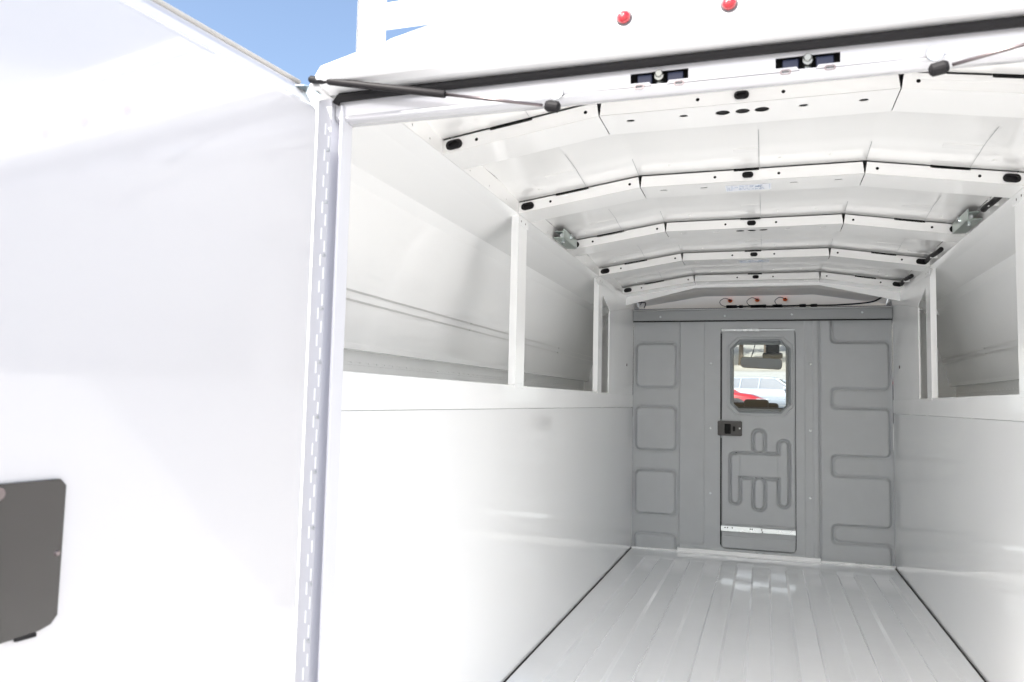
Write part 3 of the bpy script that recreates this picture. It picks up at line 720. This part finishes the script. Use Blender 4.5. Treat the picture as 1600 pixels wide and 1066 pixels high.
    g = MB(); g.tube([a+d*.42*L_, a+d*.425*L_, a+d*(L_-.045), a+d*(L_-.040)], [.0062, .0074, .0074, .0066], 16)
    gs = g.build('gas_strut', mat('strut_black', (.018, .016, .017), .55, spec=.25), drr, smooth=False)
    mo = gs.modifiers.new('b', 'BEVEL'); mo.width = .001; mo.segments = 2
    for p in gs.data.polygons: p.use_smooth = True
    g = MB(); g.tube([a+d*.02, a+d*.42*L_], .0030, 12); g.build('strut_rod', STEEL, drr, smooth=True)
    g = MB(); g.tube([a-d*.014, a-d*.010, a+d*.008, a+d*.014, a+d*.015], [.006, .0105, .0110, .008, .004], 16)
    g.tube([b_+d*.004, b_, b_-d*.026, b_-d*.034, b_-d*.042], [.005, .0078, .0072, .0045, .0045], 14)
    split_build(g, 'strut_socket', RUBBER, drr)
    g = MB(); g.tube([a, (a.x, HY+.002, a.z+.012)], .005, 8); g.tube([(a.x, HY-.002, a.z+.036), (a.x, HY-.005, a.z+.036)], .013, 12)
    g.build('strut_ball_stud', ZINC, drr)
    # mounting tab under the far end of the strut
    g = MB(); g.plate(Vector((s*.835, 1.352, 1.585)), Vector((s*1.0, -.2, 0)).normalized(), Vector((0, 1, 0)), [rrect(-.012, -.03, .022, .03, .008)], .002); g.build('strut_tab', mat('blue_zinc', (.55, .68, .74), .3, metal=1), drr)
    if s < 0:
        LDOOR = (o, u, v, n, drr)
# ================================================================== the cab in front of the bulkhead (seen through its window)
CABIN = mat('dark_cab_plastic', (.035, .036, .038), .6, bump=.2, bs=200)
g = MB(); g.sheet([[(x, 7.05+ (abs(x)/1.0)**2*-.12, 1.62), (x, 7.70+(abs(x)/1.0)**2*-.2, .93)] for x in [-.9+.15*k for k in range(13)]])
ws = g.build('windshield', GLASS, T, smooth=True)
g = MB(); g.box((-.98, 6.55, .62), (.98, 7.60, .945)); g.box((-.24, 6.95, .93), (.16, 7.3, .985)); g.box((-.12, 6.85, .93), (.08, 7.1, 1.012))
dash = g.build('dashboard', CABIN, T, bevel=.03)
g = MB(); g.tube([(-.36+.19*cos(2*pi*k/28), 6.42+.08*sin(2*pi*k/28), .82+.17*sin(2*pi*k/28)) for k in range(29)], .015, 10, cap=False); g.tube([(-.36, 6.42, .82), (-.36, 6.6, .74)], .04, 12); g.tube([(-.53, 6.42, .82), (-.19, 6.42, .82)], .02, 8)
g.build('steering_wheel', CABIN, T, smooth=True)
g = MB(); g.box((-.99, 5.68, 1.66), (.99, 7.05, 1.72)); g.build('cab_roof', WHITE, T, bevel=.02)
for s in (-1, 1):
    g = MB(); g.obox((s*.93, 7.0, 1.66), (0, .67, -.74), (s, 0, 0), (0, .74, .67), (0, -.04, -.02), (.98, .05, .02)); g.build('windshield_pillar', WHITE, T, bevel=.01)
    g = MB(); g.box((s*.96, 5.68, -.3), (s*1.0, 7.5, .85)); g.box((s*.94, 5.68, .85), (s*.98, 5.95, 1.66)); g.build('cab_door', WHITE, T, bevel=.01)
    g = MB(); g.plate((s*.965, 0, 0), (0, 1, 0), (0, 0, 1), [[(5.95, .85), (7.62, .85), (7.1, 1.64), (5.95, 1.66)]], .004); g.build('cab_side_window', TINT, T)
    # seats
    g = MB(); g.box((s*.48-.25, 5.75, -.05), (s*.48+.25, 6.25, .15)); g.box((s*.48-.24, 5.72, .15), (s*.48+.24, 5.86, .80)); g.build('seat', CABIN, T, bevel=.04)
g = MB(); g.box((-.98, 5.68, -.36), (.98, 7.6, -.30)); g.build('cab_floor', CABIN, T)
g = MB(); g.sheet([[(x, y, z) for x, z in ((-.97, .2), (-.95, .78), (-.6, .88), (0, .90), (.6, .88), (.95, .78), (.97, .2))] for y in (7.55, 8.0, 8.5)]); g.box((-.95, 8.5, -.4), (.95, 8.56, .85))
g.build('hood', WHITE, T, bevel=.02)
# rear view mirror with its sensor housing hanging from the windshield
g = MB(); g.plate((.02, 6.79, 1.31), (.996, 0, -.05), (0, .05, 1), [rrect(-.165, -.045, .165, .045, .032)], .02)
mr_ = g.build('rear_view_mirror', CABIN, T, bevel=.004)
g = MB(); g.plate((.02, 6.7685, 1.31), (.996, 0, -.05), (0, .05, 1), [rrect(-.163, -.041, .163, .041, .028)], .003); g.build('mirror_glass', mat('mirror_sky_tint', (.42, .50, .66), .3, metal=0, coat=.6), mr_)  # reflected sky is put into the glass colour as pale blue
g = MB(); g.box((.055, 6.84, 1.37), (.165, 7.0, 1.62)); g.tube([(.10, 6.80, 1.33), (.11, 6.9, 1.42)], .018, 10); g.box((.03, 6.82, 1.355), (.19, 6.9, 1.40)); g.build('sensor_housing', CABIN, mr_, bevel=.012)
g = MB(); g.tube(arc([(-.03, 6.96, 1.60), (-.03, 6.92, 1.48), (-.06, 6.84, 1.36)]), .004, 6); g.build('mirror_cable', CABIN, mr_)
# wheels of the truck
for s in (-1, 1):
    for yy in (4.6, 7.9):
        g = MB(); g.tube([(s*.80, yy, GZ+.38), (s*.82, yy, GZ+.38), (s*1.03, yy, GZ+.38), (s*1.05, yy, GZ+.38)], [.33, .38, .38, .33], 32); wh = g.build('wheel', RUBBER, T, bevel=.02)
        g = MB(); g.tube([(s*1.04, yy, GZ+.38), (s*1.056, yy, GZ+.38), (s*1.03, yy, GZ+.38)], [.22, .21, .15], 24); g.build('rim', ZINC, wh)

# ================================================================== parked cars beyond
def car(label, loc, rz, paint, L=4.7, H=1.62, Wc=1.86, suv=True, group=None):
    t = empty('parked_car', loc, rz); tag(t, label, 'car')
    R = .36
    def wz(x): return 0
    # body as cross sections along the car (local +x = front)
    st = [(-L/2, .50, .95, .80), (-L/2+.06, .36, 1.02, .92), (-L/2+.5, .28, 1.05, .97), (-.6, .25, 1.02, 1.0), (.6, .25, 1.0, 1.0), (L/2-1.1, .26, .98, .99), (L/2-.45, .28, .90, .95), (L/2-.08, .32, .76, .86), (L/2, .42, .64, .74)]
    g = MB(); rows = []
    for x, z0, z1, k in st:
        hw = Wc/2*k; rows.append([(x, -hw*.86, z0), (x, -hw*.98, z0+.12), (x, -hw, (z0+z1)/2), (x, -hw*.985, z1-.10), (x, -hw*.90, z1), (x, 0, z1+.03), (x, hw*.90, z1), (x, hw*.985, z1-.10), (x, hw, (z0+z1)/2), (x, hw*.98, z0+.12), (x, hw*.86, z0), (x, -hw*.86, z0)])
    g.sheet(rows); g.f.append(tuple(range(11))); o0 = len(g.v)-12; g.f.append(tuple(o0+i for i in range(11)))
    body = g.build('body', paint, t, smooth=True, bevel=.0)
    xr0, xr1 = (-L/2+.35, .35) if suv else (-L/2+1.05, .25)
    xb0, xb1 = (-L/2+.12, 1.15) if suv else (-L/2+.45, 1.1)
    zt, zb_ = H, 1.0
    g = MB()
    hb, ht = Wc/2*.89, Wc/2*.70
    g.sheet([[(xb0, s*hb, zb_), (xr0, s*ht, zt-.08)] for s in (-1, 0, 1)]); g.sheet([[(xb1, s*hb, zb_), (xr1, s*ht, zt-.08)] for s in (-1, 0, 1)])
    for s in (-1, 1): g.sheet([[(xb0, s*hb, zb_), (xr0, s*ht, zt-.08)], [(-.3, s*hb, zb_), (-.3, s*ht, zt-.06)], [(xb1, s*hb, zb_), (xr1, s*ht, zt-.08)]])
    g.build('window_glass', CARGL, t)
    g = MB(); rows = []
    for x, z in ((xr0-.05, zt-.10), (xr0+.3, zt-.01), (-.3, zt), (xr1-.2, zt-.01), (xr1+.05, zt-.10)): rows.append([(x, -ht-.02, z-.06), (x, -ht*.8, z-.005), (x, 0, z+.02), (x, ht*.8, z-.005), (x, ht+.02, z-.06)])
    g.sheet(rows); g.build('roof', paint, t, smooth=True, solid=.02)
    for s in (-1, 1):
        for (xa, za), (xc, zc) in (((xb0, zb_), (xr0, zt-.08)), ((xb1, zb_), (xr1, zt-.08)), ((-.45, zb_), (-.4, zt-.06)), ((-1.35, zb_), (-1.3, zt-.06))):
            g = MB(); g.tube([(xa, s*(hb+.005), za-.02), (xc, s*(ht+.012), zc)], .045, 8); g.build('pillar', paint, t)
        for x in (L/2-.92, -L/2+.95):
            g = MB(); g.tube([(x, s*(Wc/2-.22), R), (x, s*(Wc/2-.20), R), (x, s*(Wc/2-.01), R), (x, s*(Wc/2+.005), R)], [R*.9, R, R, R*.92], 28); wl = g.build('wheel', RUBBER, t)
            g = MB(); g.tube([(x, s*(Wc/2), R), (x, s*(Wc/2+.012), R), (x, s*(Wc/2-.0), R)], [R*.66, R*.62, R*.2], 20); g.build('rim', ZINC, wl)
            g = MB(); g.tube([(x, s*(Wc/2-.1), R), (x, s*(Wc/2+.002), R)], [R+.06, R+.06], 28); g.build('wheel_arch', CABIN, t)
        g = MB(); g.box((L/2-.22, s*.52, .62), (L/2-.03, s*.80, .76)); g.build('headlight', mat('lamp_glass', (.75, .78, .8), .1), t, bevel=.03)
        g = MB(); g.box((.75, s*(Wc/2-.04), .98), (.93, s*(Wc/2+.16), 1.12)); g.build('side_mirror', paint, t, bevel=.03)
    g = MB(); g.box((L/2-.06, -.42, .45), (L/2+.01, .42, .62)); g.build('grille', CABIN, t, bevel=.02)
    return t
CARGL = mat('car_glass', (.10, .13, .19), .06, coat=1)
car('pale blue grey sport utility car parked across the lot, behind the red car', (.35, 40, gz(0, 40)), radians(-14), mat('car_pale', (.40, .44, .52), .15, coat=1), H=1.58)
car('red car parked nearest the truck, its bonnet low in the bulkhead window', (-2.15, 31, gz(0, 31)), radians(-10), mat('car_red', (.50, .015, .03), .15, coat=1), suv=False, H=1.46, L=4.5)
car('silver grey car parked right of the pale utility car beyond the truck', (6.4, 41.0, gz(5, 41.0)), radians(10), mat('car_silver', (.42, .45, .48), .25, metal=.4, coat=1), suv=False, H=1.48)

# ================================================================== trees on the dry slope behind the cars
BARK = mat('bark', (.10, .075, .055), .9, var=.3, vs=10)
def tree(label, x, y, h, colour, seed):
    r = random.Random(seed); z0 = gz(x, y)
    t = empty('broadleaf_tree', (x, y, z0)); tag(t, label, 'tree', 'trees on the dry slope')
    g = MB(); top = Vector((r.uniform(-.3, .3), 0, h*.75)); g.tube([(0, 0, -.2), (0.03, 0, h*.3), tuple(top)], [h*.035, h*.026, h*.010], 10)
    tips = []
    for k in range(9):
        a = r.uniform(0, 2*pi); s0 = r.uniform(.28, .62)*h; e = Vector((cos(a)*h*.27, sin(a)*h*.27, s0+h*r.uniform(.08, .25))); g.tube([(0.02, 0, s0), tuple(e)], [h*.012, h*.004], 6); tips.append(e)
    g.build('trunk', BARK, t)
    g = MB()
    cl = [(p+Vector((r.gauss(0, .3), r.gauss(0, .3), r.gauss(0, .3))), h*r.uniform(.10, .17)) for p in tips+[top]*3 for _ in range(2)]
    for c, rad in cl:
        for _ in range(90):
            d = Vector((r.gauss(0, 1), r.gauss(0, 1), r.gauss(0, .8))).normalized()*rad*r.random()**.4; p = c+d
            a = Vector((r.gauss(0, 1), r.gauss(0, 1), r.gauss(0, 1))).normalized(); b_ = a.orthogonal().normalized(); q = r.uniform(.12, .25)
            g.add([p-a*q, p+b_*q*.6, p+a*q, p-b_*q*.6], [(0, 1, 2, 3)])
    g.build('crown', colour, t)
LF1 = mat('olive_leaves', (.16, .17, .07), .7, var=.3, vs=3); LF2 = mat('ochre_leaves', (.26, .19, .10), .7, var=.3, vs=3); LF3 = mat('green_leaves', (.06, .09, .03), .7, var=.3, vs=3)
for i, (x, y, h, m_, lb) in enumerate(((-2.2, 78, 7.5, LF2, 'ochre leaved tree, leftmost on the slope in the bulkhead window'), (.15, 84, 9, LF2, 'tall ochre tree in the middle of the bulkhead window, behind the mirror'),
        (2.9, 77, 8.0, LF1, 'olive green tree at the right edge of the bulkhead window'), (-6.2, 82, 8.5, LF3, 'dark green tree standing left of the ochre tree on the slope'), (7.5, 80, 9.0, LF3, 'dark green tree standing right of the olive tree on the slope'))):
    tree(lb, x, y, h, m_, i+3)
